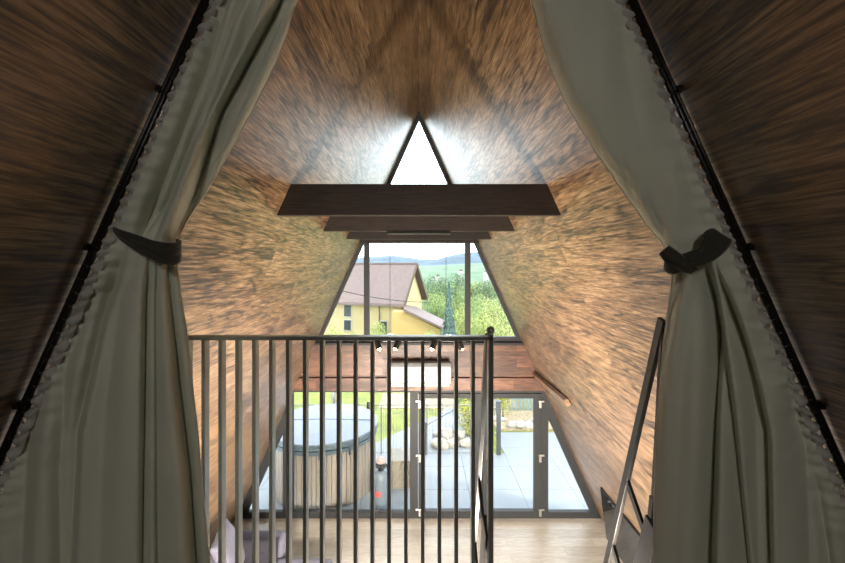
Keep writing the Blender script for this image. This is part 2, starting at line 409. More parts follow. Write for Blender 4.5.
# ------------------------------------------------------------------ pendant with four spot heads
pd = F/98.8+.04
pe = empty('pendant_lamp', (0, pd, BZ)); tag(pe, 'black pendant bar with four glowing spot heads hanging from the second beam', 'lamp')
kx = lambda px: (px-419)/F*pd
m = MB(); m.box((kx(387), pd-.045, BZ-.03), (kx(450), pd+.035, BZ), .004); m.build('ceiling_plate', M['black'], pe)
zbar = P(0, 341, pd).z
for x in (390, 446):
    m = MB(); m.tube([(kx(x), pd, BZ-.03), (kx(x), pd, zbar)], .0026, 6); m.build('suspension_wire', M['black'], pe)
m = MB(); m.tube([(kx(370), pd, zbar), (kx(466), pd, zbar)], .011, 12); m.build('lamp_bar', M['black'], pe)
M['bulb'] = mat('warm_bulb', (1,.8,.5), .3, emit=(1,.66,.30), estr=25)
bulbs = []
for x, tx, ty in ((378, .25, -.5), (398, -.35, -.5), (434, -.3, -.5), (458, .5, -.2)):
    base = Vector((kx(x), pd, zbar))
    dr_ = Vector((tx, ty, -.75)).normalized()
    rot = dr_.to_track_quat('Z', 'Y').to_matrix()
    m = MB(); c = base+Vector((0, 0, .035)); 
    hub = base+Vector((0,-.03,-.012))
    m.lathe([(.014,-.05), (.027,-.04), (.031,-.02), (.031,.055), (.028,.055), (.026,.04), (.01,.03)], hub+dr_*.02, 20, rot)
    sh = m.build('spot_head', M['black'], pe, smooth=False, bevel=.002)
    m = MB(); m.tube([base+Vector((-.03,0,.0)), base+Vector((-.036,-.015,.022)), base+Vector((-.01,-.02,.034)), base+Vector((.02,-.01,.03)), base+Vector((.03,0,.004))], .005, 8); m.build('bracket', M['black'], sh)
    m = MB(); m.lathe([(.003,-.02), (.014,-.014), (.021,0), (.019,.012), (.009,.021), (.002,.022)], hub+dr_*.062, 20, rot)
    bo = m.build('bulb', M['bulb'], sh, smooth=True); bo['label'] = 'glowing warm bulb'
    bulbs.append((hub+dr_*.12, dr_))

# ------------------------------------------------------------------ balustrade
RD = 1.70; K = F/RD
ba = empty('balustrade', (-.3, RD, LF)); tag(ba, 'black metal balustrade with upright bars along the loft edge', 'railing')
rt = EYE-(336.3-264)/K
xe = (491-419)/K
xs = -half(rt)+.02
m = MB(); m.box((xs, RD-.0, rt-.018), (xe+.01, RD+.04, rt), .003); m.build('top_rail', M['metal'], ba)
nb = 0; x = xe
xs_ = [(203+16.9*i-419)/K for i in range(-4, 17)]
bar0 = None
for x in xs_:
    if bar0 is None:
        m = MB(); m.box((-.0075, RD, LF), (.0075, RD+.04, rt-.016), .0015)
        bar0 = m.build('baluster', M['metal'], ba); bar0.location.x = x
    else:
        c = bar0.copy(); C.objects.link(c); c.location.x = x
    z_w = RZ-(abs(x)+.02)/SL
m = MB(); m.box((xe-.011, RD, LF), (xe+.011, RD+.04, rt+.01), .002); m.build('end_post', M['metal'], ba)
m = MB(); m.lathe([(.006,-.02), (.015,-.014), (.019,0), (.015,.014), (.006,.02)], (xe+.001, RD+.018, rt+.022), 20, Matrix.Rotation(PI/2, 3, 'X')); 
m.tube([(xe, RD+.018, rt-.01), (xe, RD+.018, rt+.02)], .014, 12); m.build('finial', M['metal'], ba, smooth=True)

# steep stair: two handrails with brackets and stringers, treads between
st = empty('loft_stair', (.67, 2.1, 0)); tag(st, 'steep black metal stair with slanted handrails dropping from the loft edge', 'stair')
dv = Vector((0, .333, -.943)); dv.normalize()
XL, XR = .300, 1.034
def rail(x, zt0, d0):
    top = Vector((x, d0, zt0))
    return top
for x, top in ((XL, Vector((XL, 1.745, EYE-.31))), (XR, Vector((XR, 1.70, EYE-.235)))):
    end = top+dv*((top.z-1.0)/-dv.z)
    m = MB(); m.bar(top, end, .02, .042, up=(0,1,0), bev=.003); hr = m.build('handrail', M['stairmetal'], st)
    for zz in (3.09, 2.67, 2.25, 1.83):
        p = top+dv*((top.z-zz)/-dv.z); q = p+Vector((0,-.185,-.18))
        m = MB(); m.bar(p, q, .014, .032, up=(0,1,0)); m.build('bracket', M['stairmetal'], st)
    s0 = Vector((x, 1.79, 2.92)); s1 = s0+dv*((2.92-.02)/-dv.z)
    m = MB(); m.bar(s0-dv*.1, s1, .03, .10, up=(0,1,0), bev=.003); m.build('stringer', M['stairmetal'], st)
# top bracket on the right, a flat bar with a foot
m = MB(); m.bar(P(664.5, 322, 1.70), P(655, 500, 1.765), .028, .02, up=(0,1,0), bev=.003)
m.bar(P(656, 497, 1.765), P(654, 517, 1.77), .045, .03, up=(0,1,0), bev=.004); m.build('top_bracket', M['stairmetal'], st)
for i in range(10):
    z = .27+i*.255
    if z > 2.55: break
    c = Vector((0, 1.79, 2.92))+dv*((2.92-z)/-dv.z)
    m = MB(); m.box((XL+.015, c.y-.09, z-.02), (XR-.015, c.y+.09, z+.02), .004); o = m.build('tread', M['batten'], st)

# ------------------------------------------------------------------ black glossy panel low on the right slope
tvp = empty('television', (2.3, 4.9, .6)); tag(tvp, 'glossy black flat screen low on the right sloping wall by the stair', 'television')
a0 = Vector((half(1.16)-.02, 5.40, 1.15)); dirY = Vector((.0, -1, 0.0)); dn = Vector((.13*.95, 0, -1)).normalized()
def tvq(u, v, off=0):
    nrm = Vector((-1, 0, -.12)).normalized()
    return a0+dirY*u+dn*v+nrm*off
def slabm(u0, u1, v0, v1, o0, o1):
    m = MB()
    vs = [m.bm.verts.new(tvq(u, v, o)) for o in (o0, o1) for u, v in ((u0, v0), (u1, v0), (u1, v1), (u0, v1))]
    for f in ((0,1,2,3), (7,6,5,4), (0,4,5,1), (1,5,6,2), (2,6,7,3), (3,7,4,0)): m.bm.faces.new([vs[i] for i in f])
    return m
slabm(0, 1.22, 0, .70, -.03, .0).build('housing', M['black'], tvp, bevel=.004)
slabm(.012, 1.208, .012, .688, .0, .004).build('screen', M['blackgloss'], tvp)
m = MB(); m.bar(tvq(.6, .3, -.03), tvq(.6, .3, -.03)+Vector((.2, 0, 0)), .1, .1); m.build('wall_mount', M['black'], tvp)

# ------------------------------------------------------------------ curtains
def interp(pts, y):
    if y <= pts[0][0]: return pts[0][1]
    for (y0, x0), (y1_, x1_) in zip(pts, pts[1:]):
        if y <= y1_:
            t = (y-y0)/(y1_-y0); t2 = t
            return x0+(x1_-x0)*t2
    return pts[-1][1]
def smooth_pts(pts):
    # Catmull-Rom sampling
    out = []
    for i in range(len(pts)-1):
        p0 = pts[max(i-1, 0)]; p1 = pts[i]; p2 = pts[i+1]; p3 = pts[min(i+2, len(pts)-1)]
        for k in range(6):
            t = k/6
            f = lambda a, b, c, d: .5*((2*b)+(-a+c)*t+(2*a-5*b+4*c-d)*t*t+(-a+3*b-3*c+d)*t**3)
            out.append((p1[0]+(p2[0]-p1[0])*t, f(p0[1], p1[1], p2[1], p3[1])))
    out.append(pts[-1]); return out
D0 = 1.324; KC = F/D0
def rodx(py): # half distance of the rod from the ridge line, in metres, at a height seen at py
    h = (264-py)/KC
    return 1.1207-.032-SL*h
left_in = smooth_pts([(-200,356), (-140,338), (0,297), (40,284), (90,262), (145,233), (195,204), (232,181), (246,177.5), (262,176), (285,179), (330,186), (430,197), (563,209), (760,226)])
right_in = smooth_pts([(-200,495), (-140,506), (0,531), (50,545), (100,565), (140,589), (185,619), (225,647), (248,666), (262,672), (278,673), (300,670), (340,664.5), (420,658), (500,655), (563,654), (760,652)])
# creases: ([(y, x)...], depth in m, softness left px, softness right px)
left_cr = [
 ([(-200,330), (0,280), (30,265), (110,222), (190,196), (240,172)], .075, 7, 11),
 ([(-200,312), (0,262), (30,250), (150,190), (225,160), (245,152)], .030, 14, 3),
 ([(-200,300), (0,245), (20,235), (200,168), (240,142)], .028, 12, 3),
 ([(-200,280), (0,228), (60,210), (235,143)], .026, 10, 3.5),
 ([(-200,285), (0,290), (90,250), (200,196), (240,176)], .012, 6, 4),
 ([(250,167), (300,171), (380,179), (470,190), (563,196), (760,205)], .045, 5, 7),
 ([(250,158), (300,156), (563,157), (760,158)], .022, 2.5, 10),
 ([(250,150), (300,146), (563,142), (760,140)], .030, 3, 9),
 ([(250,140), (300,121), (400,106), (563,100), (760,98)], .020, 16, 14),
 ([(250,126), (280,117), (320,103), (430,78), (563,71), (760,70)], .040, 12, 3.0),
 ([(290,95), (370,66), (470,60), (563,60), (760,60)], .020, 12, 8),
 ([(380,40), (450,28), (563,22), (760,20)], .022, 10, 8),
]
right_cr = [
 ([(-200,560), (0,612), (60,625), (150,642), (210,668), (250,690)], .014, 26, 20),
 ([(-200,585), (0,640), (60,655), (150,678), (240,705)], .010, 16, 10),
 ([(170,622), (215,642), (235,652), (250,664)], .014, 7, 6),
 ([(205,650), (235,664), (250,680)], .016, 6, 6),
 ([(258,684), (285,680), (310,671), (340,667)], .022, 4, 5),
 ([(258,700), (295,694), (380,682), (563,676), (760,674)], .010, 14, 14),
 ([(258,706), (300,717), (328,721), (420,716), (563,711), (760,706)], .040, 10, 3),
 ([(258,704), (295,713), (350,724), (415,733), (563,748), (760,760)], .028, 12, 3),
 ([(268,716), (330,741), (380,756), (430,767), (563,770), (760,772)], .032, 14, 3),
 ([(300,728), (350,745), (400,754), (563,758), (760,760)], .012, 6, 6),
 ([(400,790), (445,805), (563,809), (760,812)], .022, 12, 9),
 ([(470,815), (563,830), (760,836)], .018, 10, 8),
]
TIEY = {-1: 250, 1: 258}
def curtain_depth(s, px, py):
    cr = left_cr if s < 0 else right_cr
    inn = left_in if s < 0 else right_in
    d = 0
    for pts, amp, wl, wr in cr:
        y0, y1_ = pts[0][0], pts[-1][0]
        if py < y0-18 or py > y1_+18: continue
        fade = min(1, max(0, (py-y0+18)/36))*min(1, max(0, (y1_+18-py)/36))
        x = interp(pts, py); dx = px-x
        w = wl if dx < 0 else wr
        g_ = min(1, .55+abs(py-TIEY[s])/90)
        d += 1.7*amp*g_*fade*math.exp(-(abs(dx)/w)**1.5)
    ty = TIEY[s]
    # general drape
    rx = 419+s*rodx(py)*KC; ix = interp(inn, py)
    u = (px-rx)/(ix-rx+1e-6)
    a = min(1, abs(py-ty)/120)
    bulge = .05*math.sin(PI*min(1, max(0, u)))**.8*(.35+.65*a)
    roll = .05*max(0, (u-.86)/.14)**2
    ww = .0035*math.sin(px*.16+py*.013+s)+.0025*noise.noise(Vector((px*.05, py*.008, s*3)))
    dimple = 0
    return d-bulge+roll+ww+dimple-.012
def make_curtain(s):
    inn = left_in if s < 0 else right_in
    m = MB(); NR, NC = 300, 190
    y0, y1_ = -190, 752
    grid = []
    for r in range(NR+1):
        py = y0+(y1_-y0)*r/NR
        rx = 419+s*(rodx(py)-.038)*KC; ix = interp(inn, py)
        h = (264-py)/KC
        row = []
        ph = (py/13.2)
        for c in range(NC+1):
            u = c/NC
            px = rx+(ix-rx)*u
            # gathered puckers fading away from the heading
            pk = math.exp(-u*abs(ix-rx)/9.0)
            pk2 = math.exp(-u*abs(ix-rx)/32.0)
            dep = curtain_depth(s, px, py)
            dep += pk*.010*math.sin(ph*2*PI)+pk2*.004*math.sin(ph*PI+1.3+px*.05)
            ex = (1-u)**20*s*(.004*math.sin(ph*2*PI))
            q = 1+dep/D0
            row.append(m.bm.verts.new(((px-419)/KC*q+ex, D0+dep, EYE+h*(1+dep*u/D0))))
        grid.append(row)
    for r in range(NR):
        for c in range(NC):
            m.bm.faces.new([grid[r][c], grid[r][c+1], grid[r+1][c+1], grid[r+1][c]])
    e = empty('curtain', (s*1.1, D0, LF))
    tag(e, ('sage green curtain at the left, tied back, with several deep folds above the tie' if s < 0 else
            'sage green curtain at the right, tied back, with a broad smooth panel above the tie'), 'curtain', 'curtains framing the loft opening')
    o = m.build('fabric', M['curtain'], e, smooth=True)
    sd = o.modifiers.new('s', 'SOLIDIFY'); sd.thickness = .003; sd.offset = 0
    # hem along the inner edge
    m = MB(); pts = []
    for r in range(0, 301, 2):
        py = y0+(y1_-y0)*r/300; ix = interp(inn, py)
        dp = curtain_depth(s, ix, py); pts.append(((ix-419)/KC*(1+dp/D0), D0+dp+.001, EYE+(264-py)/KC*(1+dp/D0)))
    m.tube(pts, .0038, 6); o = m.build('hem', M['lining'], e, smooth=True); o['label'] = 'hem coloured paler for window light on the edge'
    # heading tape: a puckered strip beside the rod
    m = MB(); rows = []; n = 1100
    for r in range(n+1):
        py = y0+(y1_-y0)*r/n
        h = (264-py)/KC; ph = py/13.2*2*PI
        base = rodx(py); row = []
        for k in range(7):
            t = k/6
            off = .020+.038*t
            j = noise.noise(Vector((py*.11, t*2.1, s*9.0)))
            wv = math.sin(ph)*(1-t*.3)
            j2 = noise.noise(Vector((py*.05, 4.1, s*5.0)))
            xx = base-off+((.005+.004*j2)*math.sin(ph+2.2*j2)*(1-t)+.009*j)
            yy = D0-.010-.016*math.sin(PI*t)*(.45+.55*wv)+.008*j
            if k == 0: xx -= .006*(1+math.sin(ph+PI))
            row.append(m.bm.verts.new((s*xx, yy, EYE+h+.006*math.sin(t*5+ph*.5)*t)))
        rows.append(row)
    for r in range(n):
        for k in range(6): m.bm.faces.new([rows[r][k], rows[r][k+1], rows[r+1][k+1], rows[r+1][k]])
    o = m.build('heading_tape', M['tape'], e, smooth=True); o['label'] = 'puckered grey heading tape'
    sd = o.modifiers.new('s', 'SOLIDIFY'); sd.thickness = .0015
    # hooks
    py = -170; hk = None
    while py < 700:
        h = (264-py)/KC
        cx = s*rodx(py)
        if hk is None:
            m = MB()
            ring = [Vector((math.cos(a)*.0145, math.sin(a)*.0145, 0)) for a in [i*2*PI/14 for i in range(14)]]
            tv = Vector((SL*s, 0, -1)).normalized(); nv = Vector((-s, 0, -SL)).normalized()
            m.tube([Vector((cx, D0-.0, EYE+h))+nv*p.x+Vector((0, 1, 0))*p.y for p in ring], .0017, 6, closed=True)
            m.tube([Vector((cx, D0, EYE+h))+nv*.0145, Vector((cx, D0-.008, EYE+h))+nv*.024+tv*.006, Vector((cx, D0-.022, EYE+h))+nv*.033-tv*.003, Vector((cx, D0-.014, EYE+h))+nv*.038-tv*.008], .0014, 6)
            hk = m.build('curtain_ring', M['black'], e); h0 = (cx, h)
        else:
            c = hk.copy(); C.objects.link(c); c.location = hk.location+Vector((cx-h0[0], 0, h-h0[1]))
        py += 13.2
    return e
make_curtain(-1); make_curtain(1)
# tie bands
def ribbon(name, path, parent=None, m_=None, thick=.006, label=None):
    """path: (px, py, depth offset, half width px, tilt) ; a cloth band"""
    m = MB(); rows = []
    pts = path; n = 60
    def sm(i, t, j):
        p0, p1, p2, p3 = pts[max(i-1,0)][j], pts[i][j], pts[i+1][j], pts[min(i+2, len(pts)-1)][j]
        return .5*((2*p1)+(-p0+p2)*t+(2*p0-5*p1+4*p2-p3)*t*t+(-p0+3*p1-3*p2+p3)*t**3)
    samples = []
    for i in range(len(pts)-1):
        for k in range(12): samples.append([sm(i, k/12, j) for j in range(5)])
    samples.append(list(pts[-1]))
    for i, (px, py, dd, hwid, tl) in enumerate(samples):
        dirv = Vector((math.sin(tl), math.cos(tl)))   # direction across the band in the picture plane (x, down)
        row = []
        for k in range(13):
            t = k/6-1
            fold = .004*math.sin(t*7+i*.05)+.002*math.sin(t*15+i*.11)
            qx, qy = px+dirv.x*hwid*t, py+dirv.y*hwid*t
            Y = D0+dd-fold-.008*(1-t*t); row.append(m.bm.verts.new(((qx-419)/F*Y, Y, EYE+(264-qy)/F*Y)))
        rows.append(row)
    for a, b in zip(rows, rows[1:]):
        for k in range(12): m.bm.faces.new([a[k], a[k+1], b[k+1], b[k]])
    o = m.build(name, m_ or M['tie'], parent, smooth=True)
    sd = o.modifiers.new('s', 'SOLIDIFY'); sd.thickness = thick; sd.offset = 0
    return o
tl = ribbon('curtain_tie', [(114,230,-.02,3,.2), (122,236,-.055,6,.25), (140,244,-.085,9,.3), (160,252,-.085,11,.25), (172,254,-.06,11,.1), (179,252,-.02,10,.05), (180,250,.03,10,0), (172,247,.07,9,0), (150,240,.07,8,0), (125,232,.05,5,.1), (113,229,.01,3,.2)])
tag(tl, 'dark olive cloth tie gathering the left curtain to its rod', 'curtain tie', 'curtain ties')
tr = ribbon('curtain_tie', [(726,238,.0,4,1.2), (722,236,-.04,11,.9), (712,244,-.075,14,.6), (698,256,-.085,11,-.35), (684,262,-.085,9,-.2), (674,264,-.06,10,-.15), (667,262,-.02,10,-.1), (666,258,.03,9,0), (680,252,.07,9,0), (705,242,.07,9,0), (724,236,.02,5,.3)])
tag(tr, 'dark olive cloth tie gathering the right curtain, looped wide at the rod', 'curtain tie', 'curtain ties')
m = ribbon('tie_wrap', [(664,250,-.045,6,-.9), (672,258,-.075,8,-.75), (684,266,-.092,7,-.9), (694,271,-.07,4,-1.0)], tr)

# rods
for s, nm in ((-1, 'left'), (1, 'right')):
    e = empty('curtain_rod', (s*1.02, D0, EYE)); tag(e, 'black curtain rod slanting up the %s sloping wall' % nm, 'curtain rod', 'slanted curtain rods')
    p0 = Vector((s*(rodx(0)+0), D0, EYE+264/KC)); 
    def rp(h): return Vector((s*(1.1207-.032-SL*h), D0, EYE+h))
    m = MB(); m.tube([rp(1.9), rp(-1.5)], .0095, 16); m.build('rod', M['black'], e, smooth=True)
    nv = Vector((s, 0, SL)).normalized()
    m = MB(); m.tube([rp(1.9)+nv*.015, rp(-1.5)+nv*.015], .0075, 10)
    m.build('guide_wire', M['black'], e, smooth=True)
    for h in (1.6, 1.09, .567, .045, -.475, -1.0):
        m = MB(); c = rp(h)
        m.tube([c, c+nv*.030], .006, 10); m.lathe([(.013,0), (.013,.006)], c+nv*.024, 20, nv.to_track_quat('Z','Y').to_matrix())
        m.lathe([(.013,-.012), (.013,.012)], c, 16, Vector((SL*s,0,-1)).normalized().to_track_quat('Z','Y').to_matrix())
        m.box(c+nv*.02+Vector((-.008,-.02,-.008)), c+nv*.02+Vector((.008,.0,.008)))
        m.build('rod_bracket', M['black'], e)

# ------------------------------------------------------------------ sofa
so = empty('sofa', (-2.0, 4.6, 0)); tag(so, 'lilac grey velvet sofa along the left sloping wall, lower left', 'sofa')
m = MB(); m.box((-2.25, 3.3, .05), (-1.15, 5.25, .30), .03); m.build('base', M['velvet'], so)
m = MB(); m.box((-2.2, 4.35, .29), (-1.08, 5.05, .46), .05); m.build('seat_cushion', M['velvet'], so, smooth=True)
m = MB(); m.box((-2.2, 3.35, .29), (-1.08, 4.34, .46), .05); m.build('seat_cushion', M['velvet'], so, smooth=True)
m = MB(); m.box((-2.42, 5.06, .05), (-1.75, 5.32, .64), .06); m.build('armrest', M['velvet'], so, smooth=True)
m = MB(); m.bar((-2.42, 3.3, .5), (-2.42, 5.1, .5), .2, .62, up=(.35,0,1), bev=.06); m.build('backrest', M['velvet'], so, smooth=True)
def pillow(name, c, sx, sy, th, rot, mt, label):
    m = MB(); n = 22; top = []; bot = []
    for i in range(n+1):
        ra = []; rb = []
        for j in range(n+1):
            u, v = i/n*2-1, j/n*2-1
            e_ = max(0, (1-u**4)*(1-v**4))**.5
            pinch = 1-.10*(1-abs(u))*abs(v)**3-.0
            px_ = u*sx*(1-.08*(1-v*v)*abs(u)**6*0)*(1-.07*(1-u*u)*0+0)*(1+.05*(abs(v)**4)-.05)
            py_ = v*sy*(1+.05*(abs(u)**4)-.05)
            w = .012*noise.noise(Vector((u*3, v*3, th*50)))*e_
            ra.append(m.bm.verts.new(Vector(c)+rot@Vector((px_, py_, th*e_+w))))
            rb.append(ra[-1] if (i in (0,n) or j in (0,n)) else m.bm.verts.new(Vector(c)+rot@Vector((px_, py_, -th*e_+w))))
        top.append(ra); bot.append(rb)
    for i in range(n):
        for j in range(n):
            m.bm.faces.new([top[i][j], top[i+1][j], top[i+1][j+1], top[i][j+1]])
            m.bm.faces.new([bot[i][j+1], bot[i+1][j+1], bot[i+1][j], bot[i][j]])
    o = m.build(name, mt, None, smooth=True); tag(o, label, 'cushion', 'cushions on the sofa'); return o
from mathutils import Euler
pillow('throw_pillow', (-2.24, 4.72, .78), .27, .29, .085, Euler((R.uniform(0,.1), math.radians(62), .25)).to_matrix(), M['velvet'], 'pale lilac velvet pillow leaning upright against the sloping wall on the sofa')
pillow('throw_pillow', (-1.99, 4.93, .60), .26, .17, .075, Euler((math.radians(78), 0, .05)).to_matrix(), M['velvetshade'], 'dark velvet cushion added for the shaded front of the sofa armrest')  # put here as the shaded armrest face, shade is in its colour

# ------------------------------------------------------------------ outside
GZ = -.12
m = MB()
def paving():
    m = MB(); x = -5.2
    for i in range(10):
        for j in range(4):
            a = -5+i*.99; b_ = 6.74+j*.86
            b2 = b_+.857
            if a < 1.7 and b2 > 9.03: b2 = 9.03
            if b2 < b_+.1: continue
            m.box((a, b_, GZ-.06), (a+.987, b2, GZ), 0)
    return m
o = paving().build('patio_paving', M['paving'], bevel=.006); tag(o, kind='structure')
m = MB(); m.box((-30, 6.7, GZ-.5), (30, 13.6, GZ-.03)); o = m.build('ground_lawn', M['lawn']); tag(o, kind='structure')
# falling ground and hills
def terrain():
    m = MB(); ys = [13.4, 15, 17, 20, 24, 28, 34, 42, 55, 75, 110, 170, 260, 380, 520]
    zs = [GZ-.03, -.5, -1.5, -3, -4.5, -5.2, -5.6, -6, -7, -8, -10, -12, -14, -12, -4]
    rows = []
    for y, z in zip(ys, zs):
        rows.append([m.bm.verts.new((x*(y*1.2+30), y, z+noise.noise(Vector((x*4, y*.02, 0)))*y*.012)) for x in [i/20-1 for i in range(41)]])
    for a, b in zip(rows, rows[1:]):
        for i in range(40): m.bm.faces.new([a[i], a[i+1], b[i+1], b[i]])
    return m
o = terrain().build('ground_valley', M['meadow'], smooth=True); tag(o, kind='structure')
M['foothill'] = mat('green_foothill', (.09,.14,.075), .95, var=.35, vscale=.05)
def hills(name, prof, d0, d1, mt, amp):
    m = MB(); rows = []
    for j in range(9):
        t = j/8; d = d0+(d1-d0)*t; row = []
        for i in range(161):
            px = -300+i*9
            top = interp(prof, px)
            zc = EYE+(264-top)/F*d1
            z = -12+(zc+12)*math.sin(t*PI/2)+noise.noise(Vector((i*.35, j*.6, 3)))*amp*(1-t*.6)
            row.append(m.bm.verts.new(((px-419)/F*d, d, z)))
        rows.append(row)
    row = [m.bm.verts.new((v.co.x*1.2, d1*1.2, -20)) for v in rows[-1]]; rows.append(row)
    for a, b in zip(rows, rows[1:]):
        for i in range(160): m.bm.faces.new([a[i], a[i+1], b[i+1], b[i]])
    o = m.build(name, mt, smooth=True); tag(o, kind='structure')
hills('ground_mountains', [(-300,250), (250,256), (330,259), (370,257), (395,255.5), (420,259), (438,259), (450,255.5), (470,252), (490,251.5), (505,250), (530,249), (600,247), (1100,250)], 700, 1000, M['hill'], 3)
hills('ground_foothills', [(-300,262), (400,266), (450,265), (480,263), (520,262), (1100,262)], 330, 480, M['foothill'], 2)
# gravel strip and sloping path
m = MB(); m.box((-1.2, 11.9, GZ-.1), (3.0, 13.3, GZ-.01)); o = m.build('gravel_bed', M['gravel']); tag(o, 'strip of tan gravel beyond the lawn, seen through the glass door', 'gravel', kind='stuff')
m = MB()
pts = [P(425,452,9.15), P(463,452,9.15), P(500,408,11.9), P(462,408,11.9)]
m.prism([(0,0),(0,0)][:0] or [(.1, 0), (.9, 0), (.9, .02), (.1, .02)], 0, .01); m.bm.clear()
q = [(-.2, 9.02), (1.15, 9.02), (1.9, 11.85), (.75, 11.85)]
va = [m.bm.verts.new((x, y, GZ-.08)) for x, y in q]; vb = [m.bm.verts.new((x, y, GZ+.005)) for x, y in q]
m.bm.faces.new(va[::-1]); m.bm.faces.new(vb)
for i in range(4): m.bm.faces.new([va[i], va[(i+1) % 4], vb[(i+1) % 4], vb[i]])
q = [(-1.5, 9.02), (-.25, 9.02), (.7, 11.2), (.35, 11.2)]
o = m.build('garden_path', M['concrete']); tag(o, kind='structure')
m = MB(); va = [m.bm.verts.new((x, y, GZ-.08)) for x, y in q]; vb = [m.bm.verts.new((x, y, GZ+.004)) for x, y in q]
m.bm.faces.new(va[::-1]); m.bm.faces.new(vb)
for i in range(4): m.bm.faces.new([va[i], va[(i+1) % 4], vb[(i+1) % 4], vb[i]])
o = m.build('garden_path', M['concrete']); tag(o, kind='structure')

# hot tub
TX, TY, TR, TT = -1.86, 7.90, 1.0, 1.05
tb = empty('hot_tub', (TX, TY, GZ)); tag(tb, 'round wooden hot tub with a pale grey cover standing on the patio', 'hot tub')
m = MB(); ns = 72
for i in range(ns):
    a0_, a1_ = 2*PI*(i+.06)/ns, 2*PI*(i+.94)/ns
    vs = []
    for z in (GZ, TT-.13):
        for a, r in ((a0_, TR-.03), (a0_, TR), (a1_, TR), (a1_, TR-.03)):
            vs.append(m.bm.verts.new((TX+r*math.cos(a), TY+r*math.sin(a), z)))
    for f in ((0,1,5,4), (1,2,6,5), (2,3,7,6), (3,0,4,7), (4,5,6,7), (3,2,1,0)): m.bm.faces.new([vs[k] for k in f])
m.build('stave_wall', M['tubwood'], tb)
m = MB(); m.lathe([(TR-.04, GZ), (TR-.032, GZ+.01), (TR-.032, TT-.14), (TR-.06, TT-.13)], (TX, TY, 0), 72); m.build('inner_shell', M['lidrim'], tb, smooth=False)
m = MB(); m.lathe([(TR-.02, TT-.20), (TR+.025, TT-.20), (TR+.03, TT-.13), (TR-.02, TT-.125)], (TX, TY, 0), 72); m.build('rim', M['lidrim'], tb)
m = MB()
m.lathe([(TR-.03, TT-.02), (TR+.036, TT-.02), (TR+.036, TT-.006), (TR+.02, TT), (TR*.6, TT+.02), (.05, TT+.03)], (TX, TY, 0), 72)
lid = m.build('cover', M['lid'], tb, smooth=False)
m = MB(); m.lathe([(TR-.03, TT-.115), (TR+.036, TT-.11), (TR+.042, TT-.10), (TR+.042, TT-.03), (TR+.03, TT-.02), (TR-.03, TT-.02)], (TX, TY, 0), 72); m.build('cover_skirt', M['lidrim'], lid)
m = MB(); m.bar((TX-TR, TY+.05, TT+.018), (TX, TY+.05, TT+.033), .016, .008); m.bar((TX, TY+.05, TT+.033), (TX+TR, TY+.05, TT+.018), .016, .008); m.build('cover_seam', M['lidrim'], lid)
for a in (-1.95, -1.42, -.9, -.3):
    c = Vector((TX+(TR+.03)*math.cos(a), TY+(TR+.03)*math.sin(a), TT-.1))
    m = MB(); m.obox(c, (.05, .012, .03), Matrix.Rotation(a+PI/2, 3, 'Z')); m.obox(c-Vector((0,0,.1)), (.02, .016, .07), Matrix.Rotation(a+PI/2, 3, 'Z')); m.build('strap_latch', M['post'], lid)
m = MB(); m.tube([(TX+.75, TY+.85, TT-.3), (TX+.75, TY+.85, TT+.10)], .035, 12); m.build('cover_lifter', M['black'], tb)
# stove pipe behind the tub
m = MB(); c = P(336, 402, 9.6)
m.tube([(c.x, 9.35, GZ), (c.x, 9.35, 1.25)], .06, 16); m.lathe([(.09,0), (.11,.02), (.02,.1)], (c.x, 9.35, 1.22), 16)
o = m.build('stove_pipe', M['chrome'], smooth=False); tag(o, 'slim metal stove pipe standing behind the hot tub', 'pipe')
# filter canister
fc = empty('filter_canister', (-.665, 7.0, GZ)); tag(fc, 'grey filter canister with a red label beside the hot tub', 'canister')
m = MB(); m.lathe([(.10,0), (.125,.02), (.13,.06), (.13,.52), (.118,.60), (.08,.66), (.05,.68)], (-.665, 7.0, GZ), 32); m.build('body', M['canister'], fc, smooth=True)
m = MB(); m.lathe([(.055,.66), (.055,.72), (.09,.73), (.095,.78), (.06,.80)], (-.665, 7.0, GZ), 24); m.tube([(-.665,7.0,GZ+.74), (-.56,6.98,GZ+.78), (-.54,6.97,GZ+.66), (-.55,6.98,GZ+.5)], .017, 10); m.build('valve_head', M['black'], fc)
m = MB(); m.lathe([(.04,.80), (.075,.81), (.08,.86), (.05,.90), (.02,.91)], (-.665, 7.0, GZ), 24); m.build('cap', M['redcap'], fc, smooth=True)
m = MB(); n = 10; vs = []
for z in (.27, .36):
    vs.append([m.bm.verts.new((-.665+.1325*math.cos(a), 7.0+.1325*math.sin(a), GZ+z)) for a in [math.radians(-150+i*7) for i in range(n)]])
for i in range(n-1): m.bm.faces.new([vs[0][i], vs[0][i+1], vs[1][i+1], vs[1][i]])
m.build('label_sticker', M['red'], fc)
# wooden step box
bx = empty('wooden_box', (-.36, 7.8, GZ)); tag(bx, 'pale slatted wooden box on the patio behind the canister', 'box')
m = MB()
for i in range(5): m.box((-.56+i*.082, 7.62, GZ), (-.48+i*.082, 7.65, .40))
for i in range(5): m.box((-.56, 7.62+i*.09, GZ), (-.535, 7.70+i*.09, .40)); m.box((-.18, 7.62+i*.09, GZ), (-.155, 7.70+i*.09, .40))
m.build('side_boards', M['boxwood'], bx)
m = MB(); m.box((-.59, 7.58, .40), (-.13, 8.1, .43), .004); m.build('top_board', M['boxwood'], bx)

